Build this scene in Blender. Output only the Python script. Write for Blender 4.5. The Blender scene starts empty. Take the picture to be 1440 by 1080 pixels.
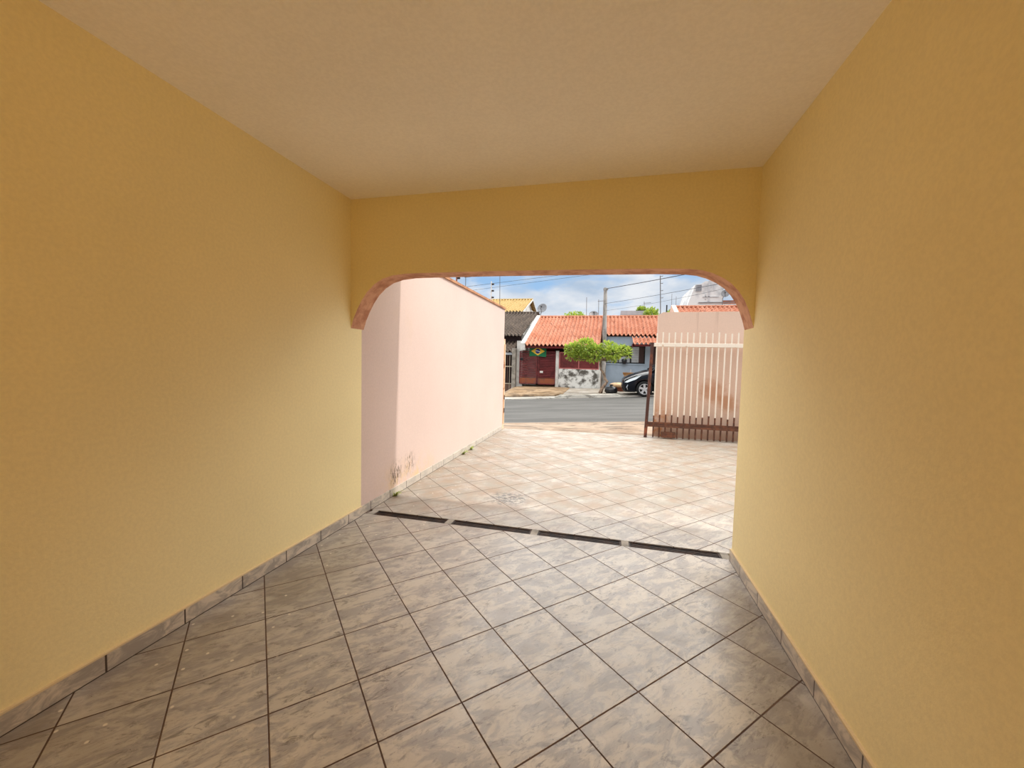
import bpy, bmesh, math, random
from mathutils import Vector, Matrix, Euler
random.seed(7)
S = bpy.context.scene
COL = S.collection
PI = math.pi
# ------------------------------------------------------------------ camera
F_PX, CAM_H = 565.0, 1.4
RX = Vector((0.97159661, 0.23537484, 0.0244687))      # camera right, in the world
DN = Vector((0.03682545, -0.048246, -0.99815641))     # camera down
FW = Vector((-0.23376039, 0.97070645, -0.05554343))   # camera forward
CAM = Vector((0, 0, CAM_H))


def at(px, py, Y):
    """World point at depth Y that the photograph shows at pixel (px, py)."""
    v = RX * (px - 720) + DN * (py - 540) + FW * F_PX
    return CAM + v * (Y / v.y)


# ------------------------------------------------------------------ node helpers
class NT:
    def __init__(self, name):
        self.m = bpy.data.materials.new(name)
        self.m.use_nodes = True
        self.t = self.m.node_tree
        self.n = self.t.nodes
        self.b = self.n['Principled BSDF']
        self.geo = self.n.new('ShaderNodeNewGeometry')
        self.pos = self.geo.outputs['Position']

    def link(self, a, b):
        self.t.links.new(a, b)

    def sock(self, inp, v):
        if v is None:
            return
        if isinstance(v, bpy.types.NodeSocket):
            self.link(v, inp)
        elif isinstance(v, (tuple, list)) and len(v) == 3 and inp.type == 'RGBA':
            inp.default_value = (*v, 1)
        else:
            inp.default_value = v

    def noise(self, scale=5, detail=4, rough=.55, vec=None, dist=0, stretch=None):
        n = self.n.new('ShaderNodeTexNoise')
        v = vec if vec is not None else self.pos
        if stretch:
            v = self.vm('MULTIPLY', v, stretch)
        self.link(v, n.inputs['Vector'])
        n.inputs['Scale'].default_value = scale
        n.inputs['Detail'].default_value = detail
        n.inputs['Roughness'].default_value = rough
        n.inputs['Distortion'].default_value = dist
        return n.outputs['Fac']

    def vm(self, op, a, b=None):
        n = self.n.new('ShaderNodeVectorMath')
        n.operation = op
        self.sock(n.inputs[0], a)
        if b is not None:
            self.sock(n.inputs[1], b)
        return n.outputs['Value'] if op in ('LENGTH', 'DISTANCE', 'DOT_PRODUCT') else n.outputs['Vector']

    def ma(self, op, a, b=None, clamp=False):
        n = self.n.new('ShaderNodeMath')
        n.operation = op
        n.use_clamp = clamp
        self.sock(n.inputs[0], a)
        if b is not None:
            self.sock(n.inputs[1], b)
        return n.outputs[0]

    def mr(self, v, a, b, c=0., d=1., smooth=True):
        n = self.n.new('ShaderNodeMapRange')
        n.interpolation_type = 'SMOOTHSTEP' if smooth else 'LINEAR'
        self.sock(n.inputs['Value'], v)
        n.inputs['From Min'].default_value = a
        n.inputs['From Max'].default_value = b
        n.inputs['To Min'].default_value = c
        n.inputs['To Max'].default_value = d
        return n.outputs['Result']

    def mix(self, f, a, b):
        n = self.n.new('ShaderNodeMix')
        n.data_type = 'RGBA'
        self.sock(n.inputs['Factor'], f)
        self.sock(n.inputs['A'], a) if False else None
        self.sock(n.inputs[6], a)
        self.sock(n.inputs[7], b)
        return n.outputs[2]

    def xyz(self, v=None):
        n = self.n.new('ShaderNodeSeparateXYZ')
        self.link(v if v is not None else self.pos, n.inputs[0])
        return n.outputs

    def near(self, c, r0, r1, wob=0.1, scale=12):
        """1 within r0 of the point c, 0 beyond r1, with a noisy rim."""
        d = self.vm('DISTANCE', self.pos, c)
        d = self.ma('ADD', d, self.ma('MULTIPLY', self.ma('SUBTRACT', self.noise(scale, 5, .65), .5), wob))
        return self.mr(d, r0, r1, 1., 0.)

    def out(self, col, rough=.6, bump=None, bstr=.3, bdist=.01, metal=0, spec=.5):
        self.sock(self.b.inputs['Base Color'], col)
        self.sock(self.b.inputs['Roughness'], rough)
        self.sock(self.b.inputs['Metallic'], metal)
        self.b.inputs['Specular IOR Level'].default_value = spec
        if bump is not None:
            n = self.n.new('ShaderNodeBump')
            n.inputs['Strength'].default_value = bstr
            n.inputs['Distance'].default_value = bdist
            self.link(bump, n.inputs['Height'])
            self.link(n.outputs[0], self.b.inputs['Normal'])
        return self.m


KA = .95


def lin(r, g, b):
    f = lambda c: (c / 255 / 12.92) if c / 255 < .04045 else ((c / 255 + .055) / 1.055) ** 2.4
    return (f(r) * KA, f(g) * KA, f(b) * KA)


def simple(name, col, col2=None, scale=6, rough=.6, bump=0, bscale=60, metal=0, stretch=None, spec=.4, lo=.4, hi=.65):
    t = NT(name)
    c = col
    if col2:
        c = t.mix(t.mr(t.noise(scale, 5, .6, stretch=stretch), lo, hi), col, col2)
    bp = t.noise(bscale, 3, .6) if bump else None
    return t.out(c, rough, bp, bump, .01, metal, spec)


# ------------------------------------------------------------------ materials
M = {}
FILL_E = 12


def paint(name, col, extra=None, bscale=90, bstr=.22):
    t = NT(name)
    big = t.mr(t.noise(1.3, 3, .5), .3, .7, .97, 1.02)
    fine = t.mr(t.noise(60, 3, .6), .3, .7, .97, 1.03)
    k = t.ma('MULTIPLY', big, fine)
    cm = t.vm('MULTIPLY', (1, 1, 1), col)
    n = t.n.new('ShaderNodeVectorMath')
    n.operation = 'SCALE'
    t.link(cm, n.inputs[0])
    t.link(k, n.inputs['Scale'])
    c = n.outputs[0]
    if extra:
        c = extra(t, c)
    roller = t.ma('ADD', t.noise(bscale, 4, .7), t.ma('MULTIPLY', t.noise(22, 3, .5), .35))
    return t.out(c, .75, roller, bstr, .003, 0, .2)


def yellow_extra(t, c):
    # scuffs, small chips and a few dirty specks low on the wall
    x, y, z = t.xyz()
    v = t.n.new('ShaderNodeTexVoronoi')
    v.inputs['Scale'].default_value = 2.3
    t.link(t.pos, v.inputs['Vector'])
    spot = t.mr(v.outputs['Distance'], .012, .02, 1., 0.)
    c = t.mix(t.ma('MULTIPLY', spot, .45), c, lin(96, 70, 40))
    scuff = t.mr(t.noise(5, 6, .7, stretch=(1, 1, 2.2)), .66, .8, 0., .12)
    return t.mix(scuff, c, lin(176, 140, 80))


M['yellow'] = paint('yellow_wall_paint', (.91, .795, .46), yellow_extra)
M['ceiling'] = paint('cream_ceiling_paint', (.95, .90, .80), None, 70, .2)


def pink_left_extra(t, c):
    x, y, z = t.xyz()
    # black mould and damp stains low by the corner of the shade, plus some faint patches
    rise = t.mr(z, .12, .42, 1., 0.)
    band = t.ma('MULTIPLY', t.mr(y, 3.25, 3.7), t.mr(y, 4.1, 4.9, 1., 0.))
    damp = t.ma('MULTIPLY', t.ma('MULTIPLY', rise, band), t.mr(t.noise(5, 6, .75, stretch=(1, 1.4, .8)), .42, .62))
    c = t.mix(t.ma('MULTIPLY', damp, .5), c, lin(226, 190, 120))
    speck = t.ma('MULTIPLY', t.ma('MULTIPLY', t.mr(z, .1, .5, 1., 0.), t.mr(y, 4.0, 4.6, 1., 0.)), t.mr(t.noise(24, 7, .8, stretch=(1, 1, .55)), .60, .66))
    c = t.mix(t.ma('MULTIPLY', speck, t.mr(y, 3.3, 3.65, 0., .9)), c, lin(52, 40, 28))
    stroke = t.ma('MULTIPLY', t.ma('MULTIPLY', t.ma('MAXIMUM', t.near((-2.1, 3.70, .22), .04, .17, .12, 20), t.near((-2.1, 4.0, .26), .02, .16, .14, 17)), t.mr(t.noise(34, 5, .7, stretch=(1, 1.6, .5)), .46, .56)), .8)
    c = t.mix(stroke, c, lin(74, 58, 36))
    patch = t.mr(t.noise(2.2, 4, .6), .6, .72, 0., .25)
    c = t.mix(patch, c, lin(214, 190, 172))
    run = t.mr(t.noise(30, 2, .5, stretch=(1, 1, .02)), .68, .8, 0., .12)
    return t.mix(run, c, lin(190, 150, 120))


def pink_right_extra(t, c):
    x, y, z = t.xyz()
    s1 = t.ma('MULTIPLY', t.near((1.92, 8.33, .92), .08, .3, .3, 7), .55)
    c = t.mix(s1, c, lin(176, 112, 62))
    s2 = t.ma('MULTIPLY', t.near((2.2, 8.33, .72), .06, .24, .25, 8), .6)
    c = t.mix(s2, c, lin(180, 118, 66))
    low = t.ma('MULTIPLY', t.mr(z, .1, .9, 1., 0.), t.mr(x, 1.0, 1.35, 1., 0.))
    c = t.mix(t.ma('MULTIPLY', low, t.mr(t.noise(8, 5, .7), .35, .6)), c, lin(206, 138, 82))
    run = t.ma('MULTIPLY', t.mr(t.noise(9, 3, .5, stretch=(1, 1, .05)), .58, .72), t.mr(z, 1.7, 2.42))
    c = t.mix(t.ma('MULTIPLY', run, .45), c, lin(150, 110, 92))
    foot = t.mr(z, .02, .3, .35, 0.)
    return t.mix(foot, c, lin(150, 96, 64))


M['pink'] = paint('pink_yard_paint', (.655, .515, .462), pink_left_extra, 80, .18)
M['pink_gate'] = paint('pink_street_wall_paint', (.68, .505, .41), pink_right_extra, 80, .18)
M['soffit'] = simple('arch_soffit_plaster', lin(220, 168, 136), lin(186, 128, 98), 9, .85, .5, 40)
M['coping'] = simple('coping_render', lin(190, 140, 104), lin(156, 104, 74), 6, .8, .3)
M['concrete'] = simple('grey_concrete', lin(168, 160, 150), lin(128, 122, 114), 5, .85, .4)


def tiles(name, t_size, rot, org, stains=True):
    t = NT(name)
    mp = t.n.new('ShaderNodeMapping')
    mp.vector_type = 'TEXTURE'
    mp.inputs['Location'].default_value = (org[0], org[1], 0)
    mp.inputs['Rotation'].default_value = (0, 0, rot)
    mp.inputs['Scale'].default_value = (t_size, t_size, t_size)
    t.link(t.pos, mp.inputs[0])
    uv = mp.outputs[0]
    u, v, w = t.xyz(uv)
    ed = []
    for k in (u, v):
        f = t.ma('FRACT', k)
        ed.append(t.ma('MINIMUM', f, t.ma('SUBTRACT', 1., f)))
    e = t.ma('MINIMUM', ed[0], ed[1])
    e = t.ma('ADD', e, t.ma('MULTIPLY', t.ma('SUBTRACT', t.noise(25, 3, .7), .5), .006))
    grout = t.mr(e, .0065, .0115, 1., 0.)
    cid = t.vm('FLOOR', uv)
    cid = t.vm('MULTIPLY', cid, (1, 1, 0))
    wn = t.n.new('ShaderNodeTexWhiteNoise')
    wn.noise_dimensions = '3D'
    t.link(cid, wn.inputs['Vector'])
    rnd = wn.outputs['Value']
    off = t.vm('MULTIPLY', wn.outputs['Color'], (31, 17, 0))
    lc = t.vm('ADD', uv, off)
    n1 = t.noise(3.0, 10, .70, lc, .7, (1.5, .62, 1))
    n2 = t.noise(6.0, 9, .74, lc, .9, (1.55, .6, 1))
    n3 = t.noise(1.6, 4, .6, lc, .5)
    cream, grey, dark = (.57, .53, .475), (.375, .355, .35), (.17, .155, .15)
    c = t.mix(t.mr(n1, .43, .57), grey, cream)
    vein = t.ma('MULTIPLY', t.mr(n2, .52, .63), t.mr(n3, .4, .58))
    c = t.mix(t.ma('MULTIPLY', vein, .8), c, dark)
    c = t.mix(t.ma('MULTIPLY', t.mr(n2, .28, .40, 1., 0.), .5), c, (.66, .61, .54))
    n4 = t.noise(11, 8, .75, lc, .6, (1.75, .42, 1))
    c = t.mix(t.ma('MULTIPLY', t.mr(n4, .56, .64), .55), c, dark)
    c = t.mix(t.ma('MULTIPLY', t.mr(n4, .36, .43, 1., 0.), .35), c, (.68, .63, .56))
    tone = t.mr(rnd, 0, 1, .9, 1.06, False)
    sc = t.n.new('ShaderNodeVectorMath')
    sc.operation = 'SCALE'
    t.link(c, sc.inputs[0])
    t.link(tone, sc.inputs['Scale'])
    c = sc.outputs[0]
    rough = t.mr(t.noise(9, 5, .6), .3, .7, .24, .36)
    if stains:
        x, y, z = t.xyz()
        # red-soil stains, darkened to curb yard sunlight, fading in just inside the arch
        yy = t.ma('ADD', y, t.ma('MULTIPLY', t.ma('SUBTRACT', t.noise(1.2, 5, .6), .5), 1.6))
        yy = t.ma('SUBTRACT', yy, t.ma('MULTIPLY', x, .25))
        soil_sun_dim = t.ma('MULTIPLY', t.mr(yy, 2.5, 4.4), t.mr(t.noise(3.1, 6, .65), .25, .6, .45, .95))
        c = t.mix(soil_sun_dim, c, t.mix(t.mr(t.noise(4.5, 5, .6), .35, .65), (.28, .205, .145), (.285, .255, .21)))
        # walked-in brown dirt along the two walls inside
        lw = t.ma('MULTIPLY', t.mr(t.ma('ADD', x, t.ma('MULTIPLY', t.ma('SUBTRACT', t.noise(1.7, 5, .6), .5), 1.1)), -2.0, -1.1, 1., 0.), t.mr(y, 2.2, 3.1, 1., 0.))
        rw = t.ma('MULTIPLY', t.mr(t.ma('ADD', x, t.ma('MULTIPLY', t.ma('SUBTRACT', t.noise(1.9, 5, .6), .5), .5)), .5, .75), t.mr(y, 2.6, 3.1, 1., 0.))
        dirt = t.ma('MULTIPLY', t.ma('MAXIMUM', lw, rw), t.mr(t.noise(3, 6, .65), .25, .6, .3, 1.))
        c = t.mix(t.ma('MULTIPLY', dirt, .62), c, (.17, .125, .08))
        # paint drips by the left wall
        vo = t.n.new('ShaderNodeTexVoronoi')
        vo.voronoi_dimensions = '2D'
        vo.inputs['Scale'].default_value = 7
        vo.inputs['Randomness'].default_value = 1
        t.link(t.vm('ADD', t.pos, t.vm('MULTIPLY', (.02, .02, 0), (1, 1, 1))), vo.inputs['Vector'])
        ch = t.xyz(vo.outputs['Color'])
        drip = t.ma('MULTIPLY', t.mr(t.ma('ADD', vo.outputs['Distance'], t.ma('MULTIPLY', t.ma('SUBTRACT', t.noise(60, 3, .7), .5), .05)), .03, .06, 1., 0.), t.ma('GREATER_THAN', ch[0], .55))
        drip = t.ma('MULTIPLY', drip, t.mr(x, -1.5, -1.1, 1., 0.))
        c = t.mix(t.ma('MULTIPLY', drip, .8), c, (.72, .66, .55))
        # dried mortar spill on the yard tiles
        sp = t.ma('MULTIPLY', t.near((-.95, 3.93, 0), .1, .28, .3, 14), t.mr(t.noise(22, 6, .75), .46, .54))
        c = t.mix(t.ma('MULTIPLY', sp, .9), c, (.10, .095, .095))
        # crumbs of dirt
        cr = t.mr(t.noise(70, 2, .5), .735, .76, 0., .8)
        c = t.mix(cr, c, (.08, .06, .045))
        rough = t.ma('ADD', rough, t.ma('MULTIPLY', soil_sun_dim, .3))
        rough = t.ma('ADD', rough, t.ma('MULTIPLY', dirt, .12))
    gcol = t.mix(t.mr(t.noise(3, 4, .6), .4, .7), (.07, .035, .022), (.12, .07, .045))
    c = t.mix(grout, c, gcol)
    rough = t.mix(grout, rough, (.9, .9, .9))
    h = t.ma('SUBTRACT', 1., grout)
    return t.out(c, rough, h, .5, .004, 0, .5)


TILE_ROT = math.radians(45.9 - 90)
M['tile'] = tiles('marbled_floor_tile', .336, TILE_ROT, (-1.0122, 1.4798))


def skirt_mat():
    t = NT('skirting_tile')
    x, y, z = t.xyz()
    f = t.ma('FRACT', t.ma('ADD', t.ma('DIVIDE', y, .336), .35))
    e = t.ma('MINIMUM', f, t.ma('SUBTRACT', 1., f))
    j = t.mr(e, .008, .016, 1., 0.)
    n = t.noise(9, 7, .65, None, 1.2, (1, .7, 1.3))
    c = t.mix(t.mr(n, .38, .6), (.36, .325, .29), (.66, .585, .49))
    c = t.mix(t.ma('MULTIPLY', t.mr(y, 3.0, 3.9), .6), c, (.50, .46, .41))
    j = t.ma('MAXIMUM', j, t.mr(z, .003, .006, 1., 0.))
    c = t.mix(j, c, (.05, .03, .02))
    return t.out(c, .35, None, 0, 0, 0, .5)


M['skirt'] = skirt_mat()
M['caulk'] = simple('skirting_caulk', lin(226, 206, 168), None, rough=.7)
M['grate'] = simple('drain_grate_iron', lin(44, 34, 31), lin(74, 54, 44), 14, .6, .3, metal=.3)
M['trough'] = simple('drain_trough', lin(34, 26, 22), lin(60, 44, 36), 9, .9)
M['white_bar'] = simple('white_gate_paint', lin(236, 226, 212), lin(206, 176, 146), 22, .55, .2, lo=.58, hi=.74)
M['brown_bar'] = simple('brown_gate_paint', lin(84, 54, 42), lin(122, 76, 54), 14, .6, .3)
M['rust_post'] = simple('rusted_gate_post', lin(74, 46, 40), lin(140, 78, 52), 7, .65, .3, stretch=(1, 1, .5), lo=.5, hi=.7)
M['jamb'] = simple('peach_gate_post_paint', lin(236, 202, 168), lin(176, 110, 68), 5, .7, .3, lo=.52, hi=.68)
M['weed'] = simple('weed_green', lin(146, 176, 80), lin(190, 186, 110), 30, .6)
M['insul'] = simple('black_insulator', lin(26, 26, 28), None, rough=.35)
M['fence_white'] = simple('white_fence_post', lin(226, 224, 220), None, rough=.5)
M['fence_rust'] = simple('rusty_fence_post', lin(150, 106, 90), lin(110, 74, 62), 20, .7)
M['mast'] = simple('antenna_metal', lin(118, 116, 118), None, rough=.5, metal=.4)
M['wire'] = simple('dark_cable', lin(70, 74, 82), None, rough=.6)


def asphalt():
    t = NT('street_asphalt')
    n = t.noise(1.2, 6, .6, None, 0, (.35, 1.6, 1))
    g = t.noise(120, 2, .6)
    c = t.mix(t.mr(n, .35, .65), (.088, .086, .082), (.122, .118, .113))
    c = t.mix(t.mr(g, .62, .75, 0., .5), c, (.22, .215, .205))
    c = t.mix(t.mr(t.noise(2.6, 5, .7, None, 0, (.5, 2.5, 1)), .63, .72, 0., .4), c, (.20, .195, .18))
    return t.out(c, .9, g, .4, .01, 0, .2)


M['asphalt'] = asphalt()


def walk(name, a, b, dirt, q=.66):
    a, b, dirt = [tuple(k * q for k in c) for c in (a, b, dirt)]
    t = NT(name)
    c = t.mix(t.mr(t.noise(1.6, 6, .65), .38, .62), a, b)
    c = t.mix(t.mr(t.noise(2.7, 6, .7, None, .6, (.6, 1.6, 1)), .47, .64, 0., .85), c, dirt)
    c = t.mix(t.mr(t.noise(9, 5, .7), .66, .75, 0., .6), c, tuple(k * .5 for k in dirt))
    return t.out(c, .9, t.noise(40, 4, .6), .4, .01, 0, .2)


M['walk_near'] = walk('near_sidewalk_concrete', lin(204, 182, 160), lin(182, 158, 136), lin(122, 108, 96), .62)
M['walk_far'] = walk('far_sidewalk_concrete', lin(204, 197, 188), lin(184, 174, 160), lin(134, 122, 108))
M['kerb'] = walk('whitewashed_kerb', lin(238, 234, 224), lin(220, 214, 204), lin(130, 122, 112), .86)
M['drive'] = walk('earthy_driveway', lin(196, 168, 136), lin(172, 142, 108), lin(104, 86, 70))
M['earth'] = walk('earth_ground', lin(150, 120, 90), lin(130, 104, 80), lin(110, 96, 70))


def roof_mat(name, a, b, d, amt=.5):
    a, b, d = [tuple(k * .62 for k in c) for c in (a, b, d)]
    t = NT(name)
    c = t.mix(t.mr(t.noise(1.4, 5, .6), .35, .65), a, b)
    wn = t.noise(7, 5, .75, None, 0, (1.4, .35, .35))
    c = t.mix(t.ma('MULTIPLY', t.mr(wn, .52, .68), amt), c, d)
    return t.out(c, .85, None, 0, 0, 0, .2)


M['roof_red'] = roof_mat('red_clay_tile', lin(240, 172, 142), lin(222, 146, 114), lin(120, 74, 62), .8)
M['roof_dark'] = roof_mat('weathered_grey_tile', lin(118, 104, 94), lin(96, 84, 76), lin(150, 132, 112), .6)
M['roof_yellow'] = roof_mat('yellow_clay_tile', lin(228, 196, 136), lin(214, 182, 120), lin(170, 142, 90), .5)
M['white_wall'] = simple('white_render', lin(216, 214, 210), lin(190, 188, 184), 3, .85)
M['bldg_white'] = simple('stained_white_render', lin(226, 226, 226), lin(186, 188, 192), .7, .85, lo=.45, hi=.62)
M['bldg_grey'] = simple('pale_grey_pipe', lin(196, 198, 202), None, rough=.8)
M['grey_wall'] = simple('blue_grey_wall_paint', lin(170, 186, 204), lin(160, 176, 194), 2, .8, .2)
M['mould'] = simple('mouldy_white_wall', lin(226, 226, 224), lin(92, 88, 82), 3.4, .9, .3, lo=.40, hi=.60)
M['maroon'] = simple('maroon_wall_paint', lin(110, 34, 36), lin(84, 28, 30), 3, .8)
M['maroon_metal'] = simple('maroon_gate_paint', lin(128, 52, 54), lin(100, 40, 42), 5, .55)
M['rose_frame'] = simple('faded_red_frame', lin(190, 110, 108), None, rough=.6)
M['rust_sheet'] = simple('rusted_sheet', lin(150, 84, 56), lin(118, 78, 66), 3, .8)
M['brown_gate'] = simple('brown_bar_paint', lin(110, 84, 72), None, rough=.7)
M['cream_rail'] = simple('cream_rail_paint', lin(196, 182, 160), None, rough=.7)
M['black_frame'] = simple('black_window_frame', lin(24, 24, 28), None, rough=.45)
M['blind'] = simple('pale_shutter', lin(196, 200, 204), lin(170, 174, 178), 3, .6)
M['dark_int'] = simple('dark_interior', lin(48, 40, 40), None, rough=.9)
M['brown_shutter'] = simple('dark_brown_shutter', lin(70, 50, 48), None, rough=.7)
M['pole'] = simple('weathered_pole_concrete', lin(176, 172, 168), lin(130, 126, 122), 6, .9, .4, stretch=(1, 1, .4))
M['bark'] = simple('pale_bark', lin(170, 146, 126), lin(92, 70, 58), 12, .9, .5, stretch=(1, 1, .5))
M['leaf'] = simple('bright_green_leaf', lin(136, 176, 44), lin(88, 136, 30), 4, .5, lo=.35, hi=.65)
M['leaf2'] = simple('mid_green_leaf', lin(96, 140, 40), lin(66, 106, 34), 4, .55)
for k_, c_ in (('leaf', (.52, .62, .10)), ('leaf2', (.32, .46, .08))):
    t_ = NT('translucent_' + k_)
    cc = t_.mix(t_.mr(t_.noise(4, 4, .6), .35, .65), c_, tuple(q * .7 for q in c_))
    t_.out(cc, .5, None, 0, 0, 0, .3)
    tr = t_.n.new('ShaderNodeBsdfTranslucent')
    t_.link(cc, tr.inputs['Color'])
    ms = t_.n.new('ShaderNodeMixShader')
    ms.inputs[0].default_value = .4
    t_.link(t_.b.outputs[0], ms.inputs[1]); t_.link(tr.outputs[0], ms.inputs[2])
    t_.link(ms.outputs[0], t_.n['Material Output'].inputs['Surface'])
    M[k_] = t_.m
M['bag'] = simple('black_plastic', lin(22, 24, 30), None, rough=.3, spec=.6)
M['card'] = simple('brown_cardboard', lin(186, 142, 96), lin(168, 124, 80), 8, .85)
M['tan'] = simple('tan_cloth', lin(214, 182, 146), lin(190, 152, 116), 7, .9)
M['car'] = simple('black_car_paint', lin(14, 17, 27), None, rough=.16, spec=.3)
M['car_trim'] = simple('black_car_plastic', lin(18, 18, 20), None, rough=.5)
M['chrome'] = simple('chrome_trim', lin(230, 232, 236), None, rough=.15, metal=1)
M['head'] = simple('clear_headlight', lin(206, 214, 220), None, rough=.1, spec=.8)
M['glass_dark'] = simple('tinted_glass', lin(16, 20, 26), None, rough=.05, spec=.8)
M['tyre'] = simple('tyre_rubber', lin(24, 24, 25), None, rough=.8)
M['rim'] = simple('silver_rim', lin(222, 224, 228), None, rough=.3, metal=.5)
M['dish'] = simple('grey_dish', lin(150, 152, 156), lin(128, 130, 136), 6, .6)
M['flag_green'] = simple('flag_green_cloth', lin(30, 112, 72), None, rough=.8)
M['flag_yellow'] = simple('flag_yellow_cloth', lin(236, 196, 70), None, rough=.8)
M['flag_blue'] = simple('flag_blue_cloth', lin(52, 62, 120), None, rough=.8)
M['flag_white'] = simple('flag_white_cloth', lin(232, 232, 236), None, rough=.8)
FILL_XY = (-.6, -.5)
tg = NT('added_fill_glow')  # emitter for the added fill pendant
tg.out((.9, .85, .75), .4)
tg.b.inputs['Emission Color'].default_value = (1, .57, .16, 1)
tg.b.inputs['Emission Strength'].default_value = FILL_E
M['fill_glow'] = tg.m
M['plaque'] = simple('white_plaque', lin(232, 230, 226), None, rough=.6)
M['slab_grey'] = simple('grey_cladding', lin(186, 190, 196), lin(168, 172, 180), 2, .8)


# ------------------------------------------------------------------ mesh builder
ORG = {}


class MB:
    def __init__(s):
        s.v, s.f, s.m = [], [], []

    def add(s, vs, fs, m=0):
        o = len(s.v)
        s.v += [Vector(p) for p in vs]
        for f in fs:
            s.f.append([i + o for i in f])
            s.m.append(m)
        return s

    def box(s, x0, x1, y0, y1, z0, z1, m=0):
        return s.add([(x0, y0, z0), (x1, y0, z0), (x1, y1, z0), (x0, y1, z0), (x0, y0, z1), (x1, y0, z1), (x1, y1, z1), (x0, y1, z1)],
                     [(3, 2, 1, 0), (4, 5, 6, 7), (0, 1, 5, 4), (1, 2, 6, 5), (2, 3, 7, 6), (3, 0, 4, 7)], m)

    def prism(s, poly, axis, a, b, m=0, mside=None):
        """poly is a counter-clockwise 2-D outline: in (x,z) for axis y, (y,z) for axis x, (x,y) for axis z."""
        P = {'y': lambda p, d: (p[0], d, p[1]), 'x': lambda p, d: (d, p[0], p[1]), 'z': lambda p, d: (p[0], p[1], d)}[axis]
        n = len(poly)
        o = len(s.v)
        s.v += [Vector(P(p, a)) for p in poly] + [Vector(P(p, b)) for p in poly]
        s.f.append([o + i for i in range(n)][::-1]); s.m.append(m)
        s.f.append([o + n + i for i in range(n)]); s.m.append(m)
        for i in range(n):
            j = (i + 1) % n
            s.f.append([o + i, o + j, o + n + j, o + n + i])
            s.m.append(m if mside is None else (mside(i) if callable(mside) else mside))
        return s

    def tube(s, pts, rs, n=8, m=0, cap=True):
        pts = [Vector(p) for p in pts]
        if not isinstance(rs, (list, tuple)):
            rs = [rs] * len(pts)
        o = len(s.v)
        prev = None
        for i, p in enumerate(pts):
            d = (pts[min(i + 1, len(pts) - 1)] - pts[max(i - 1, 0)]).normalized()
            if prev is None:
                u = d.orthogonal().normalized()
            else:
                u = (prev - d * prev.dot(d)).normalized()
            prev = u
            w = d.cross(u)
            for k in range(n):
                a = 2 * PI * k / n
                s.v.append(p + (u * math.cos(a) + w * math.sin(a)) * rs[i])
        for i in range(len(pts) - 1):
            for k in range(n):
                k2 = (k + 1) % n
                s.f.append([o + i * n + k, o + i * n + k2, o + (i + 1) * n + k2, o + (i + 1) * n + k]); s.m.append(m)
        if cap:
            s.f.append([o + k for k in range(n)][::-1]); s.m.append(m)
            q = o + (len(pts) - 1) * n
            s.f.append([q + k for k in range(n)]); s.m.append(m)
        return s

    def lathe(s, prof, mat4, n=20, m=0, closed=False):
        """prof = (radius, height) pairs, turned about the local z axis of mat4."""
        o = len(s.v)
        for r, h in prof:
            for k in range(n):
                a = 2 * PI * k / n
                s.v.append(mat4 @ Vector((r * math.cos(a), r * math.sin(a), h)))
        L = len(prof)
        for i in range(L if closed else L - 1):
            i2 = (i + 1) % L
            for k in range(n):
                k2 = (k + 1) % n
                s.f.append([o + i * n + k, o + i * n + k2, o + i2 * n + k2, o + i2 * n + k]); s.m.append(m)
        return s

    def mesh(s, name, mats, off=Vector((0, 0, 0))):
        me = bpy.data.meshes.new(name)
        me.from_pydata([tuple(v - off) for v in s.v], [], s.f)
        for k in (mats if isinstance(mats, (list, tuple)) else [mats]):
            me.materials.append(M[k] if isinstance(k, str) else k)
        me.polygons.foreach_set('material_index', s.m)
        me.update()
        return me

    def build(s, name, mats, parent=None, smooth=False, bevel=0, recalc=True):
        if parent is None:
            xs = [v.x for v in s.v]; ys = [v.y for v in s.v]; zs = [v.z for v in s.v]
            off = Vector(((min(xs) + max(xs)) / 2, (min(ys) + max(ys)) / 2, min(zs)))
        else:
            off = ORG[parent]
        me = s.mesh(name, mats, off)
        if recalc:
            b = bmesh.new(); b.from_mesh(me)
            bmesh.ops.recalc_face_normals(b, faces=b.faces)
            b.to_mesh(me); b.free()
        o = bpy.data.objects.new(name, me)
        COL.objects.link(o)
        if parent is None:
            o.location = off
        else:
            o.parent = parent
        ORG[o] = off
        if smooth:
            me.polygons.foreach_set('use_smooth', [True] * len(me.polygons))
        if bevel:
            md = o.modifiers.new('bevel', 'BEVEL'); md.width = bevel; md.segments = 2; md.limit_method = 'ANGLE'
        return o


def tag(o, label, cat, group=None, kind=None):
    o['label'] = label
    o['category'] = cat
    if group:
        o['group'] = group
    if kind:
        o['kind'] = kind
    return o


def empty(name, loc, label, cat, group=None, kind=None):
    o = bpy.data.objects.new(name, None)
    o.empty_display_size = .1
    o.location = loc
    COL.objects.link(o)
    ORG[o] = Vector(loc)
    return tag(o, label, cat, group, kind)


def copy_tree(o, parent=None):
    c = o.copy()
    COL.objects.link(c)
    if parent is not None:
        c.parent = parent
    ORG[c] = ORG[o]
    for ch in list(o.children):
        copy_tree(ch, c)
    return c


def struct(o, label, cat):
    return tag(o, label, cat, None, 'structure')


# ------------------------------------------------------------------ garage shell
XL, XR, HC = -2.1, .91, 2.69          # wall faces and ceiling height
YB, YF, YE = -1.7, 2.95, 3.13         # back edge, inner and outer face of the front arch wall
EAVE = 3.79

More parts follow.
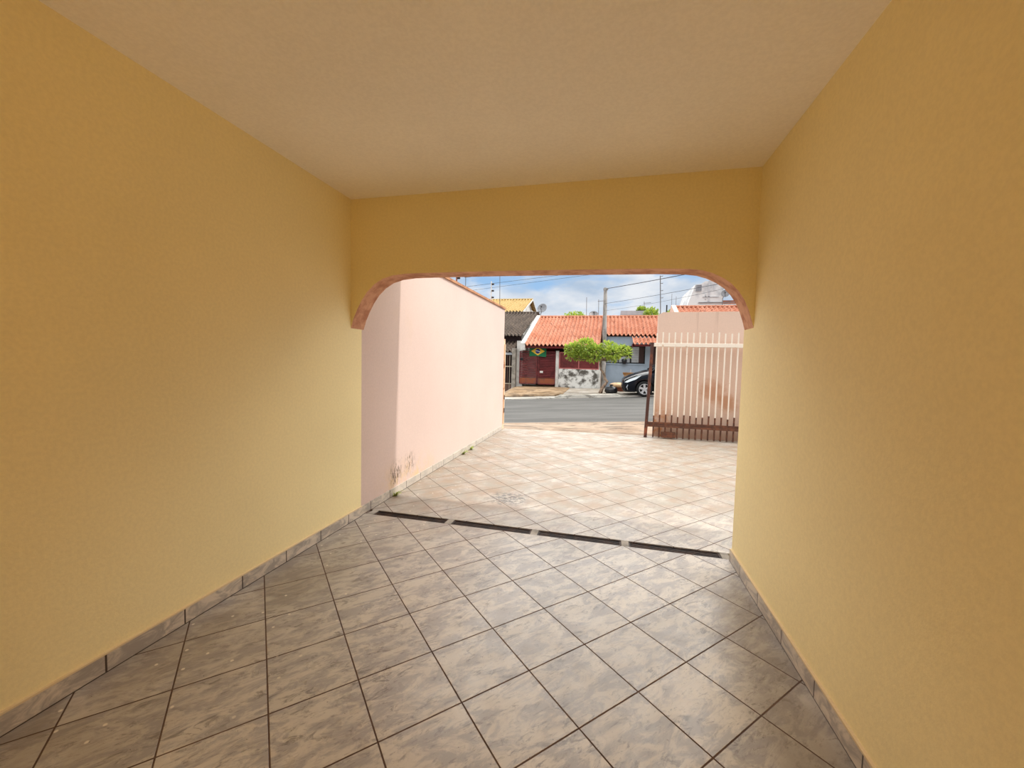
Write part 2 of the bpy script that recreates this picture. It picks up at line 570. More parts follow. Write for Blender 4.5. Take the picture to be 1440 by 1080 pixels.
struct(MB().box(XL - .15, XL, YB, 3.10, -.1, HC).build('wall_left', 'yellow'), 'long yellow roller-painted garage wall on the left side', 'wall')
struct(MB().box(XR, XR + .15, YB, 3.14, -.1, HC).build('wall_right', 'yellow'), 'yellow roller-painted garage wall on the right side', 'wall')
struct(MB().box(XL - .3, 4.9, YB - .05, EAVE, HC, HC + .16).build('ceiling', 'ceiling'), 'flat cream painted garage ceiling slab', 'ceiling')

struct(MB().box(XL - .15, XR + .15, YB - .15, YB, -.1, HC).build('wall_back', 'yellow'), 'yellow garage wall closing the back', 'wall')
lp = empty('fill_pendant', (FILL_XY[0], FILL_XY[1], HC - .80), 'added unseen pendant lamp of white glass that fills the garage with light', 'lamp')  # added source behind the camera, there only to brighten the garage
T_ = Matrix.Translation((FILL_XY[0], FILL_XY[1], HC))
MB().tube([(FILL_XY[0], FILL_XY[1], HC - .03), (FILL_XY[0], FILL_XY[1], HC - .52)], .008, 8).build('cord', 'white_wall', lp)
MB().lathe([(0, -.001), (.10, -.001), (.10, -.03), (0, -.03)], T_, 24).build('base', 'white_wall', lp, smooth=True)
MB().lathe([(0, -.52)] + [(.14 * math.sin(a * PI / 10), -.66 + .14 * math.cos(a * PI / 10)) for a in range(1, 10)] + [(0, -.80)], T_, 24).build('fill_globe', 'fill_glow', lp, smooth=True)

arch = [(XL, 1.645), (-2.075, 1.725), (-2.04, 1.80), (-2.0, 1.872), (-1.95, 1.94), (-1.885, 2.0), (-1.81, 2.043), (-1.72, 2.068), (-1.60, 2.079), (-1.44, 2.08), (-.9, 2.078), (-.2, 2.07), (.3, 2.062),
        (.5, 2.054), (.58, 2.043), (.645, 2.022), (.71, 1.99), (.765, 1.95), (.81, 1.90), (.845, 1.845), (.872, 1.785), (.892, 1.725), (XR, 1.66)]
poly = arch + [(XR, HC), (XL, HC)]
na = len(arch)
mb = MB().prism(poly, 'y', YF, YE, 0, lambda i: 1 if i < na - 1 else 0)
struct(mb.build('wall_front', ['yellow', 'soffit']), 'yellow front wall over the wide arched garage opening with bare brown soffit', 'wall')

# floors
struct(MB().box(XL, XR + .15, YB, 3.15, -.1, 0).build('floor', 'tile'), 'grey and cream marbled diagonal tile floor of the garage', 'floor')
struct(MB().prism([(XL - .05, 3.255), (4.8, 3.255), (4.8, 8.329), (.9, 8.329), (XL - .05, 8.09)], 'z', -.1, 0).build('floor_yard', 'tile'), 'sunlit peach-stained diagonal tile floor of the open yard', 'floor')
struct(MB().box(XL - 3, 6, -7, YB - .002, -.1, -.005).build('floor_back', 'tile'), 'tiled patio floor behind the garage', 'floor')
struct(MB().box(XL, XR + .15, 3.15, 3.255, -.16, -.09).build('trim_trough', 'trough'), 'dark concrete trough under the floor grates', 'drain channel')

# skirting
def skirt(name, x0, x1, y0, y1, label):
    m = MB().box(x0, x1, y0, y1, 0, .08, 0)
    if 'yard' not in name:
        m.box(x0, x1, y0, y1, .08, .088, 1)
    struct(m.build(name, ['skirt', 'caulk']), label, 'skirting')


skirt('baseboard_left', XL, XL + .014, YB, 3.10, 'marbled tile skirting along the yellow left wall')
skirt('baseboard_yard', XL - .01, XL + .006, 3.10, 7.92, 'pale marbled tile skirting along the pink yard wall')
skirt('baseboard_right', XR - .014, XR, YB, 3.14, 'brown marbled tile skirting along the yellow right wall')

# yard walls
o = MB().box(XL - .16, XL - .004, 3.10, 7.96, -.1, 2.46).build('wall_yard_left', 'pink')
struct(o, 'tall pink yard wall half in sunlight beyond the arch', 'wall')
struct(MB().box(XL - .20, XL + .016, 3.13, 7.99, 2.452, 2.485).build('trim_coping', 'coping'), 'brown coping along the top of the pink yard wall', 'coping')
zt = 2.43
wl = MB()
wl.prism([(.9, -.1), (4.9, -.1), (4.9, zt + .02), (.98, zt), (.9, zt - .05)], 'y', 8.33, 8.50)
struct(wl.build('wall_street', 'pink_gate'), 'pink street wall with stains behind the white barred gate', 'wall')
struct(MB().box(4.75, 4.9, 3.2, 8.33, -.1, 2.4).build('wall_yard_right', 'pink'), 'pink side wall closing the yard on the right', 'wall')

# drain grates in the floor: four lengths between pale concrete bridges
bridges = [-2.045, -1.30, -.55, .17, .885]
gl = ['iron floor grate length beside the pink wall skirting', 'second iron floor grate length counted from the pink wall',
      'third iron floor grate length counted from the pink wall', 'iron floor grate length ending at the yellow right wall']
for i in range(4):
    x0, x1 = bridges[i] + .03, bridges[i + 1] - .03
    r = empty('drain_grate', ((x0 + x1) / 2, 3.2, -.09), gl[i], 'drain grate', 'iron grates in the floor drain')
    fr = MB()
    fr.box(x0, x1, 3.153, 3.162, -.09, -.004).box(x0, x1, 3.243, 3.252, -.09, -.004)
    fr.box(x0, x0 + .01, 3.162, 3.243, -.09, -.006).box(x1 - .01, x1, 3.162, 3.243, -.09, -.006)
    fr.build('frame', 'grate', r)
    for k in range(4):
        y = 3.172 + k * .0175
        MB().box(x0 + .01, x1 - .01, y, y + .008, -.03, -.008).build('slat', 'grate', r)
br = MB()
for b in bridges:
    br.box(b - .028, b + .028, 3.15, 3.255, -.09, -.001)
struct(br.build('trim_bridges', 'concrete'), 'small pale concrete bridges between the drain grates', 'drain channel')

# weeds in the skirting joint
wp = [(-2.075, 3.66, 'small green weed tuft at the shaded foot of the pink wall'), (-2.075, 5.62, 'nearer of two green weeds along the sunlit pink wall skirting'), (-2.07, 5.95, 'farther of two green weeds along the sunlit pink wall skirting')]
for x, y, lb in wp:
    w = MB()
    for k in range(16):
        a = random.uniform(-1.3, 1.3); l = random.uniform(.05, .1)
        d = Vector((math.cos(a), math.sin(a), 0)); s_ = Vector((-d.y, d.x, 0)) * .006
        p0 = Vector((x, y, 0)) + s_ * random.uniform(-3, 3)
        p1 = p0 + d * l * .5 + Vector((0, 0, l * .6)); p2 = p0 + d * l + Vector((0, 0, l * random.uniform(.2, .8)))
        w.add([p0 - s_, p0 + s_, p1 + s_ * .8, p1 - s_ * .8, p2], [(0, 1, 2, 3), (3, 2, 4)])
    tag(w.build('weed_tuft', 'weed', recalc=False), lb, 'weed', 'weeds along the skirting')

# ------------------------------------------------------------------ sliding gate
GY = 8.15
g = empty('sliding_gate', (1.8, GY, 0), 'white barred metal gate with brown lower rails slid open before the pink wall', 'gate')
MB().prism([(.70, 0), (.755, 0), (.815, 1.83), (.762, 1.83)], 'y', GY - .03, GY + .03).build('end_post', 'rust_post', g)['label'] = 'dark rusted end post'
MB().box(.80, 3.1, GY - .025, GY + .025, 1.755, 1.825).build('top_rail', 'white_bar', g, bevel=.004)
bt = MB().box(.745, 3.1, GY - .02, GY + .02, .255, .305).box(.745, 3.1, GY - .045, GY + .045, .215, .255)
bt.build('bottom_rail', 'brown_bar', g)['label'] = 'brown bottom rail'
MB().box(1.02, 1.27, GY - .05, GY + .04, .02, .12).build('wheel_box', 'brown_bar', g)
barm = None
for i in range(21):
    x = .868 + i * .1085
    b = MB()
    hz = .44 + random.uniform(-.02, .03)
    b.box(x - .011, x + .011, GY - .011, GY + .011, hz - .02, 2.02 + random.uniform(-.015, .015), 0)
    b.box(x - .012, x + .012, GY - .0125, GY + .0125, .01, hz, 1)
    b.build('bar', ['white_bar', 'brown_bar'], g)
MB().box(3.1, 3.16, GY - .03, GY + .03, 0, 1.83).build('end_post', 'white_bar', g)

# jamb post at the end of the pink wall
j = empty('gate_post', (-2.15, 8.03, 0), 'peach painted rusting gate post at the end of the pink yard wall', 'gate post')
MB().box(-2.19, -2.105, 7.97, 8.07, 0, 1.86).build('post', 'jamb', j, bevel=.005)
MB().box(-2.105, -2.085, 7.985, 8.03, .12, 1.75).build('latch_channel', 'jamb', j)
for z in (.35, .62):
    MB().tube([(-2.09, 8.0, z), (-2.09, 8.0, z + .09)], .016, 8).build('hinge', 'rust_post', j)

# electric-fence posts
def fence_post(loc, mat, label, n=3, h=.37, grp='electric fence posts on the pink yard wall'):
    x, y, z = loc
    r = empty('fence_post', loc, label, 'fence post', grp)
    MB().box(x - .008, x + .008, y - .008, y + .008, z, z + h).build('pole', mat, r)
    for k in range(n):
        zz = z + h - .05 - k * .12
        T = Matrix.Translation((x, y, zz)) @ Matrix.Rotation(PI / 2, 4, 'Y')
        MB().lathe([(0, .008), (.012, .008), (.02, .018), (.012, .026), (.02, .034), (.012, .042), (.016, .05), (0, .05)], T, 10).build('insulator', 'insul', r, smooth=True)
    return r


fence_post((-2.15, 5.42, 2.485), 'fence_rust', 'rust-brown fence post with black insulators on the nearer part of the coping')
fence_post((-2.15, 7.13, 2.485), 'fence_white', 'white fence post with three black insulators near the street end of the coping')
r = empty('fence_post', (.93, 8.42, 2.38), 'tall thin grey fence post with short hooks on top of the pink street wall', 'fence post')
MB().tube([(.945, 8.42, 2.3), (.905, 8.42, 3.15)], .009, 8).build('pole', 'mast', r)
for k, z in enumerate((3.14, 3.0, 2.86, 2.72)):
    x = .905 + (3.15 - z) * .047
    MB().tube([(x, 8.42, z), (x + .045, 8.42, z), (x + .045, 8.42, z + .012)], .006, 6).build('hook', 'mast', r)
tag(MB().tube([(1.05, 8.42, 2.38), (1.05, 8.42, 2.58)], .012, 8).build('pipe_stub', 'black_frame'), 'short black pipe standing on top of the pink street wall', 'pipe')

# ------------------------------------------------------------------ street
SL = .07


def road_z(x, y):
    return SL * x + .03 + .002 * (y - 9.6)


def walk_back(x):
    if x < -4.9:
        return -.27 + SL * (x + 5)
    return .14 + .02 * (x + 2.0) if x < 2 else .22 + SL * (x - 2)


def near_back(x):
    return -.003 + (SL * (x + 2.3) if x < -2.3 else (0 if x < .9 else SL * (x - .9)))


def strip(name, mat, xs, ys, zf, thick, label, cat, yf=None):
    m = MB()
    nx, ny = len(xs), len(ys)
    for dz in (0, -thick):
        for y in ys:
            for x in xs:
                m.v.append(Vector((x, yf(x, y) if yf else y, zf(x, y) + dz)))
    N = nx * ny
    for b in range(ny - 1):
        for a in range(nx - 1):
            i = b * nx + a
            m.f.append([i, i + 1, i + nx + 1, i + nx]); m.m.append(0)
            m.f.append([N + i, N + i + nx, N + i + nx + 1, N + i + 1]); m.m.append(0)
    for a in range(nx - 1):
        m.f.append([a, N + a, N + a + 1, a + 1]); m.m.append(0)
        i = (ny - 1) * nx + a
        m.f.append([i, i + 1, N + i + 1, N + i]); m.m.append(0)
    for b in range(ny - 1):
        i = b * nx
        m.f.append([i, i + nx, N + i + nx, N + i]); m.m.append(0)
        i = b * nx + nx - 1
        m.f.append([i, N + i, N + i + nx, i + nx]); m.m.append(0)
    return struct(m.build(name, mat), label, cat)


def rng(a, b, n):
    return [a + (b - a) * k / n for k in range(n + 1)]


XS = sorted(set([-30, -20, -14, -10, -7, -5.5, -4.95, -4.85, -4, -3, -2.3, -1, 0, .9, 2, 3, 4, 6, 10, 16, 24]))
lerp = lambda a, b, t: a + (b - a) * t
strip('road', 'asphalt', XS, rng(9.62, 16.72, 6), road_z, .2, 'grey asphalt street crossing in front of the yard', 'street')
strip('sidewalk', 'walk_near', XS, rng(8.121, 9.52, 5), lambda x, y: lerp(near_back(x), road_z(x, 9.6) + .015, (y - 8.12) / 1.4), .2, 'beige stained pavement strip between the yard tiles and the street', 'sidewalk',
      lambda x, y: y + (9.52 - y) / 1.4 * (.245 * min(1, max(0, (x - XL + .05) / 3.05)) - .028 if x < 1 else .385))
strip('kerb', 'walk_near', XS, [9.52, 9.619], lambda x, y: road_z(x, 9.6) + .018, .3, 'low pale kerb edge on the near side of the street', 'kerb')


def kerb_top(x):
    h = .13 if -2.2 < x < .45 else (.06 if x >= .45 else .05)
    return road_z(x, 16.7) + h


XK = sorted(set(XS + [-6, -4.4, -3.5, -2.6, -2.2, -2.0, .3, .5, .7]))
strip('kerb.001', 'kerb', XK, [16.721, 16.95], lambda x, y: kerb_top(x), .35, 'whitewashed kerb on the far side of the street', 'kerb')
strip('sidewalk.001', 'walk_far', XK, rng(16.951, 20.6, 5), lambda x, y: lerp(kerb_top(x), walk_back(x), ((y - 16.95) / 3.65) ** .8), .3, 'pale concrete pavement in front of the houses opposite', 'sidewalk')


def drive_z(x, y):
    t = max(0, min(1, (y - 16.97) / 3.5))
    base = lerp(kerb_top(x), walk_back(x), t ** .8)
    e = min(1, max(0, (x + 4.78) / .25), max(0, (-1.9 - x) / .7))
    return base + .015 + .09 * math.sin(t * PI * .9) * e


strip('driveway', 'drive', rng(-4.78, -1.9, 14), rng(17.3, 20.44, 10), drive_z, .3, 'earthy tan driveway ramp up to the maroon gate', 'driveway')
strip('ground', 'earth', [-45, -20, -5, 0, 5, 20, 45], [8.4, 16, 20, 30, 60, 90], lambda x, y: SL * max(-12, min(12, x)) - .42, .3, 'bare earth ground under the street and the houses', 'ground')

# ------------------------------------------------------------------ roofs
def roof_mesh(x0, x1, y0, z0, y1, z1, pitch=.21, row=.36, amp=.08, sub=6, thick=.035):
    m = MB()
    nx = max(2, int(round((x1 - x0) / pitch))) * sub
    L = math.hypot(y1 - y0, z1 - z0)
    nr = max(1, int(round(L / row)))
    n = Vector((0, -(z1 - z0), y1 - y0)).normalized()
    if n.z < 0:
        n = -n
    rows = []
    for r in range(nr):
        rows += [(r / nr, .016), ((r + .999) / nr, 0.)]
    for lay in (0, 1):
        for t, lift in rows:
            p = Vector((0, lerp(y0, y1, t), lerp(z0, z1, t)))
            for i in range(nx + 1):
                c = math.cos(2 * PI * i / sub)
                h = amp * (c if c > 0 else c * .55) + lift - lay * thick
                q = p + n * h
                m.v.append(Vector((x0 + (x1 - x0) * i / nx, q.y, q.z)))
    W = nx + 1
    N = W * len(rows)
    for b in range(len(rows) - 1):
        for a in range(nx):
            i = b * W + a
            m.f.append([i, i + 1, i + W + 1, i + W]); m.m.append(0)
            m.f.append([N + i, N + i + W, N + i + W + 1, N + i + 1]); m.m.append(0)
    for a in range(nx):
        m.f.append([a, N + a, N + a + 1, a + 1]); m.m.append(0)
        i = (len(rows) - 1) * W + a
        m.f.append([i, i + 1, N + i + 1, N + i]); m.m.append(0)
    for b in range(len(rows) - 1):
        i = b * W
        m.f.append([i, i + W, N + i + W, N + i]); m.m.append(0)
        i = b * W + W - 1
        m.f.append([i, N + i, N + i + W, i + W]); m.m.append(0)
    return m


def ridge(x0, x1, y, z, r=.09, seg=.4):
    m = MB()
    n = max(1, int((x1 - x0) / seg))
    for k in range(n):
        a = x0 + (x1 - x0) * k / n
        b = x0 + (x1 - x0) * (k + 1) / n
        m.tube([(a, y, z), (b + .02, y, z)], [r, r * .88], 10)
    return m


# --- terracotta house with the maroon front
hy = 20.5
h1 = empty('house', (-2.4, 22.5, .1), 'low house with orange clay roof and maroon walls behind a maroon gate', 'house')
RS = (4.17 - 2.27) / 4.4
zr = lambda y: 2.27 + RS * (y - 20.1)
roof_mesh(-4.2, -.47, 20.1, 2.27, 24.5, 4.17).build('roof', 'roof_red', h1, smooth=False)
roof_mesh(-4.2, -.47, 28.5, 2.4, 24.5, 4.17).build('roof', 'roof_red', h1)
ridge(-4.2, -.47, 24.5, 4.18).build('ridge_tiles', 'roof_red', h1)
MB().prism([(20.0, 2.0), (20.55, 2.0), (24.5, 3.7), (28.5, 2.0), (28.6, 2.3), (24.5, 4.27), (20.02, 2.36)], 'x', -4.42, -4.21).build('verge_wall', 'white_wall', h1)['label'] = 'white parapet along the roof edge'
MB().box(-4.73, -4.42, 20.56, 20.75, -.15, 2.50).box(-4.62, -4.42, 20.75, 28.3, -.2, 2.2).build('side_wall', 'white_wall', h1)['label'] = 'white side wall'
MB().box(-4.41, -.5, 22.6, 22.8, .05, 3.1).build('front_wall', 'maroon', h1)
MB().box(-4.41, -3.9, 21.7, 22.58, .1, 2.2).build('porch_wall', 'white_wall', h1)
MB().box(-3.0, -2.15, 22.56, 22.6, .15, 2.2).build('door', 'brown_shutter', h1)
MB().box(-4.41, -.5, 20.75, 22.58, -.1, .14).build('porch_floor', 'drive', h1)
MB().box(-4.2, -.5, 20.18, 20.3, 2.12, 2.22).build('eave_beam', 'maroon', h1)
MB().box(-2.655, -2.505, 20.4, 20.6, -.05, 2.0).build('gate_pillar', 'white_wall', h1)['label'] = 'white gate pillar'
MB().box(-2.5, -.5, 20.42, 20.58, -.05, 1.1).build('front_parapet', 'mould', h1)['label'] = 'white wall blackened with mould'
MB().box(-.5, -.42, 20.38, 21.7, -.05, 2.3).build('end_pillar', 'white_wall', h1)
pf = MB().box(-2.5, -.5, 20.47, 20.53, 1.1, 1.15).box(-2.5, -.5, 20.47, 20.53, 1.9, 1.95).box(-2.5, -2.45, 20.47, 20.53, 1.15, 1.9).box(-.55, -.5, 20.47, 20.53, 1.15, 1.9).box(-1.52, -1.48, 20.475, 20.525, 1.15, 1.9)
pn = pf.build('fence_panel', 'rose_frame', h1); pn['label'] = 'red slatted panel in a faded frame'
for i in range(11):
    z = 1.16 + i * .067
    MB().box(-2.45, -.55, 20.485, 20.51, z, z + .052).build('slat', 'maroon_metal', pn)

# maroon double gate
g2 = empty('driveway_gate', (-3.6, hy, .2), 'maroon slatted double gate with rusted lower sheets under the flag', 'gate')
for s_, (x0, x1) in enumerate(((-4.56, -3.63), (-3.60, -2.67))):
    z0, z1 = .27, 1.96
    fr = MB().box(x0, x1, hy - .02, hy + .02, z1 - .05, z1).box(x0, x1, hy - .02, hy + .02, z0, z0 + .04).box(x0, x0 + .04, hy - .02, hy + .02, z0, z1).box(x1 - .04, x1, hy - .02, hy + .02, z0, z1)
    fr.box(x0 + .04, x1 - .04, hy - .015, hy + .015, z0 + .04, z0 + .32, 1)
    lf = fr.build('gate_leaf', ['maroon_metal', 'rust_sheet'], g2)
    for i in range(15):
        z = z0 + .35 + i * .085
        MB().box(x0 + .04, x1 - .04, hy - .008, hy + .008, z, z + .05).build('slat', 'maroon_metal', lf)
MB().box(-3.47, -3.31, hy - .03, hy - .021, .86, .96).build('plaque', 'plaque', g2)['label'] = 'small white plaque'
MB().box(-4.52, -4.36, hy - .06, hy - .021, 1.50, 1.60).build('lock_box', 'black_frame', g2)

# flag hanging over the gate
fx0, fx1, fz0, fz1 = -4.03, -3.16, 1.70, 2.24
fy = hy - .07
wav = lambda x: .018 * math.sin((x - fx0) * 9)


def cloth(poly_fn, name, mat, off, parent, nx=20):
    m = MB()
    cols = []
    for i in range(nx + 1):
        t = i / nx
        x, za, zb = poly_fn(t)
        y = fy + wav(x) - off
        k = len(m.v)
        m.v += [Vector((x, y, za)), Vector((x, y, zb)), Vector((x, y + .003, za)), Vector((x, y + .003, zb))]
        cols.append(k)
    for a, b in zip(cols, cols[1:]):
        for q in ((a, b, b + 1, a + 1), (a + 2, a + 3, b + 3, b + 2), (a, a + 2, b + 2, b), (a + 1, b + 1, b + 3, a + 3)):
            m.f.append(list(q)); m.m.append(0)
    return m.build(name, mat, parent)


fl = empty('flag', ((fx0 + fx1) / 2, fy, fz0), 'green flag with yellow diamond and blue disc hung over the maroon gate', 'flag')
fw, fh, fcx, fcz = fx1 - fx0, fz1 - fz0, (fx0 + fx1) / 2, (fz0 + fz1) / 2
cloth(lambda t: (fx0 + fw * t, fz0 + .02 * math.sin(t * 5), fz1 - .015 * t), 'field', 'flag_green', 0, fl)


def dia(t):
    hh = fh * .40 * (1 - abs(2 * t - 1)) + .001
    return (fcx - fw * .41 + fw * .82 * t, fcz - hh, fcz + hh)


def disc(t):
    r = fh * .235
    hh = r * math.sqrt(max(0.0004, 1 - (2 * t - 1) ** 2))
    return (fcx - r + 2 * r * t, fcz - hh, fcz + hh)


def band(t):
    r = fh * .225
    x = fcx - r + 2 * r * t
    zc = fcz + .02 - .05 * (t - .1) ** 2 - .05 * t * .4
    return (x, zc - .012, zc + .018)


cloth(dia, 'diamond', 'flag_yellow', .006, fl)
cloth(disc, 'disc', 'flag_blue', .012, fl)
cloth(band, 'band', 'flag_white', .017, fl)

# --- blue-grey house
gy = 21.75
h2 = empty('house', (1.0, 23, .15), 'blue-grey painted house with black framed window behind the small tree', 'house')
RW = 2.92
wx0, wx1, wz0, wz1 = -.25, 1.77, 1.45, 2.37
MB().box(-.37, wx0, gy, gy + .16, -.1, 2.84).box(wx1, 2.0, gy, gy + .16, -.1, 2.84).box(wx0, wx1, gy, gy + .16, -.1, wz0).box(wx0, wx1, gy, gy + .16, wz1, 2.84).build('wall', 'grey_wall', h2)
MB().box(3.0, 3.15, gy, 28, -.1, 2.8).build('side_wall', 'grey_wall', h2)
MB().box(-.36, 3.0, 27.8, 28, -.1, 2.5).build('back_wall', 'grey_wall', h2)
roof_mesh(-.38, 3.2, 21.58, zr(21.58), 24.5, 4.17).build('roof', 'roof_red', h2)
roof_mesh(-.38, 3.2, 28.5, 2.4, 24.5, 4.17).build('roof', 'roof_red', h2)
ridge(-.38, 3.2, 24.5, 4.18).build('ridge_tiles', 'roof_red', h2)
wf = MB().box(wx0, wx1, gy + .01, gy + .09, wz0, wz0 + .05).box(wx0, wx1, gy + .01, gy + .09, wz1 - .05, wz1).box(wx0, wx0 + .05, gy + .01, gy + .09, wz0, wz1).box(wx1 - .05, wx1, gy + .01, gy + .09, wz0, wz1)
wf.box(.42, .46, gy + .02, gy + .08, wz0, wz1).box(1.02, 1.10, gy + .02, gy + .08, wz0, wz1)
win = wf.build('window', 'black_frame', h2)
bl = MB()
for i in range(9):
    z = wz0 + .06 + i * .09
    bl.box(1.10, 1.46, gy + .05, gy + .075, z, z + .08)
bl.build('shutter', 'blind', win)
MB().box(1.46, 1.72, gy + .05, gy + .075, wz0 + .05, wz1 - .05).build('shutter', 'brown_shutter', win)
MB().box(wx0 + .05, 1.02, gy + .10, gy + .12, wz0 + .05, wz0 + .36).build('curtain', 'blind', win)
MB().box(wx0, wx1, gy + .9, gy + 1.0, .8, 2.9).build('inner_wall', 'dark_int', h2)
MB().box(wx0 - .03, wx1 + .03, gy - .04, gy + .01, wz0 - .06, wz0).build('window_sill', 'grey_wall', h2)
aw = roof_mesh(1.08, 2.9, 20.5, 2.42, 21.55, 2.80).build('awning_roof', 'roof_red', h2)
MB().box(1.08, 1.14, 20.55, 21.58, 2.28, 2.44).box(2.8, 2.86, 20.55, 21.58, 2.28, 2.44).box(1.08, 2.86, 20.55, 20.62, 2.3, 2.4).build('bracket', 'maroon', aw)
MB().box(2.0, 2.95, gy + .02, gy + .08, .25, 2.45).build('door', 'brown_shutter', h2)
struct(MB().box(-.36, 3.1, 20.7, gy - .005, -.1, .17).build('floor_porch', 'walk_far'), 'concrete strip at the foot of the blue-grey house', 'floor')

tag(MB().lathe([(0, 0), (.09, .0), (.13, .1), (.14, .22), (.1, .26), (0, .27)], Matrix.Translation((.74, gy - .16, 1.42)), 14).build('hanging_pot', 'bag', smooth=True), 'round black pot hanging at the sill of the grey house window', 'pot')

cb = empty('cardboard_box', (1.06, 21.2, .2), 'open brown cardboard box against the blue-grey wall', 'box')
MB().box(.74, 1.36, 21.05, 21.45, .17, .86).build('body', 'card', cb, bevel=.01)
MB().add([(.70, 21.03, .87), (1.40, 21.03, .87), (1.44, 20.9, .99), (.66, 20.9, .99), (.70, 21.04, .88), (1.40, 21.04, .88), (1.44, 20.91, 1.0), (.66, 20.91, 1.0)], [(0, 1, 2, 3), (7, 6, 5, 4), (0, 4, 5, 1), (1, 5, 6, 2), (2, 6, 7, 3), (3, 7, 4, 0)]).build('flap', 'card', cb)
MB().tube([(1.05, 21.0, .8), (1.05, 20.98, 1.16)], .012, 6).build('stick', 'white_bar', cb)

# --- pole in front of the houses
pb = at(849, 470, 21.6)
pt = at(851, 405, 21.5)
up = empty('utility_pole', (-.37, 21.5, .17), 'weathered concrete utility pole rising between the orange roofs', 'pole')
MB().tube([(-.28, 21.44, .15), (-.30, 21.44, 2.6), (-.34, 21.44, pt.z)], [.12, .115, .085], 10).build('shaft', 'pole', up)
MB().box(-.44, -.2, 21.36, 21.46, pt.z - .12, pt.z - .04).build('crossarm', 'pole', up)


def wire(p0, p1, r, label, sag=.15):
    p0, p1 = Vector(p0), Vector(p1)
    pts = []
    for k in range(17):
        t = k / 16
        p = p0.lerp(p1, t)
        p.z -= sag * 4 * t * (1 - t)
        pts.append(p)
    return tag(MB().tube(pts, r, 6).build('cable', 'wire'), label, 'cable', 'overhead cables')


wire(at(852, 406, 21.4), at(1160, 345, 12), .015, 'thick upper cable running from the pole top to the right', .05)
wire(at(850, 427, 21.4), at(1160, 370, 12), .008, 'thin middle cable running right from the pole', .05)
wire(at(850, 437, 21.4), at(1160, 372, 12), .005, 'lowest faint cable running right from the pole', .12)
wire(at(560, 415, 15), at(900, 373, 15), .006, 'upper of two cables crossing the sky above the yellow roof', .0)
wire(at(560, 422, 14.5), at(900, 377, 14.5), .005, 'lower of two cables crossing the sky above the yellow roof', .0)

# --- dark roofed house on the left
h3 = empty('house', (-7, 23, -.3), 'house with weathered dark grey tile roofs beside the white wall', 'house')
roof_mesh(-11, -4.75, 21.9, 2.86, 27, 4.72).build('roof', 'roof_dark', h3)
roof_mesh(-11, -4.75, 28.8, 4.0, 27, 4.72).build('roof', 'roof_dark', h3)
ridge(-11, -4.75, 27, 4.74).build('ridge_tiles', 'roof_dark', h3)
roof_mesh(-11, -4.95, 20.7, 1.93, 22.3, 2.52).build('porch_roof', 'roof_dark', h3)
MB().box(-11, -4.9, 22.4, 22.6, -.8, 2.9).build('wall', 'brown_shutter', h3)
MB().box(-4.9, -4.78, 22.4, 28.7, -.6, 2.95).build('side_wall', 'white_wall', h3)
MB().prism([(22.6, 2.951), (28.7, 2.951), (28.7, 3.9), (27, 4.58)], 'x', -4.9, -4.78).build('gable', 'white_wall', h3)
MB().box(-11, -4.92, 20.75, 20.9, 1.76, 1.88).build('eave_beam', 'slab_grey', h3)['label'] = 'pale grey beam'
MB().box(-4.93, -4.74, 20.3, 20.7, -.35, 2.1).build('gate_pillar', 'concrete', h3)['label'] = 'bare concrete pillar'

bg = empty('bar_gate', (-5.6, 20.6, -.3), 'brown barred gate below the dark grey tile roof', 'gate')
zb = lambda x: -.29 + SL * (x + 5)
MB().box(-6.6, -4.94, 20.58, 20.62, 1.12, 1.17).build('rail', 'cream_rail', bg)
MB().box(-6.6, -4.94, 20.58, 20.62, .22, .26).build('rail', 'cream_rail', bg)
MB().box(-6.6, -4.94, 20.61, 20.64, -.33, .22).build('lower_panel', 'brown_gate', bg)
for i in range(14):
    x = -6.55 + i * .12
    MB().tube([(x, 20.6, -.3), (x, 20.6, 1.72)], .014, 6).build('bar', 'brown_gate' if i % 2 else 'cream_rail', bg)

# --- yellow roofed house
h4 = empty('house', (-10, 33, 0), 'white gabled house with yellow clay roof seen over the dark roof', 'house')
roof_mesh(-15, -6.28, 29, 5.09, 32.6, 6.5, .24, .4).build('roof', 'roof_yellow', h4)
roof_mesh(-15, -6.28, 36.4, 5.0, 32.6, 6.5, .24, .4).build('roof', 'roof_yellow', h4)
ridge(-15, -6.28, 32.6, 6.52).build('ridge_tiles', 'roof_yellow', h4)
MB().prism([(29.5, -.5), (36, -.5), (36, 5.1), (32.6, 6.42), (29.5, 5.2)], 'x', -6.75, -6.6).build('gable_wall', 'white_wall', h4)
MB().box(-15, -6.75, 29.5, 29.65, -.5, 5.1).build('front_wall', 'white_wall', h4)
MB().box(-15, -6.75, 35.8, 36, -.5, 5.1).build('back_wall', 'white_wall', h4)
MB().prism([(29.0, 5.0), (32.6, 6.42), (36.4, 4.92), (36.4, 5.04), (32.6, 6.54), (29.0, 5.12)][::-1], 'x', -6.3, -6.24).build('bargeboard', 'white_wall', h4)
MB().box(-6.55, -6.3, 35.2, 36.3, 4.6, 5.0).build('soffit', 'rust_sheet', h4)

tag(MB().prism([(-5.7, 0), (-4.6, 0), (-4.6, 4.3), (-5.05, 4.65), (-5.7, 5.2)], 'y', 29, 29.5).build('party_wall', 'white_wall'), 'white sloping boundary wall between the yellow and orange roofs', 'wall', None, 'structure')


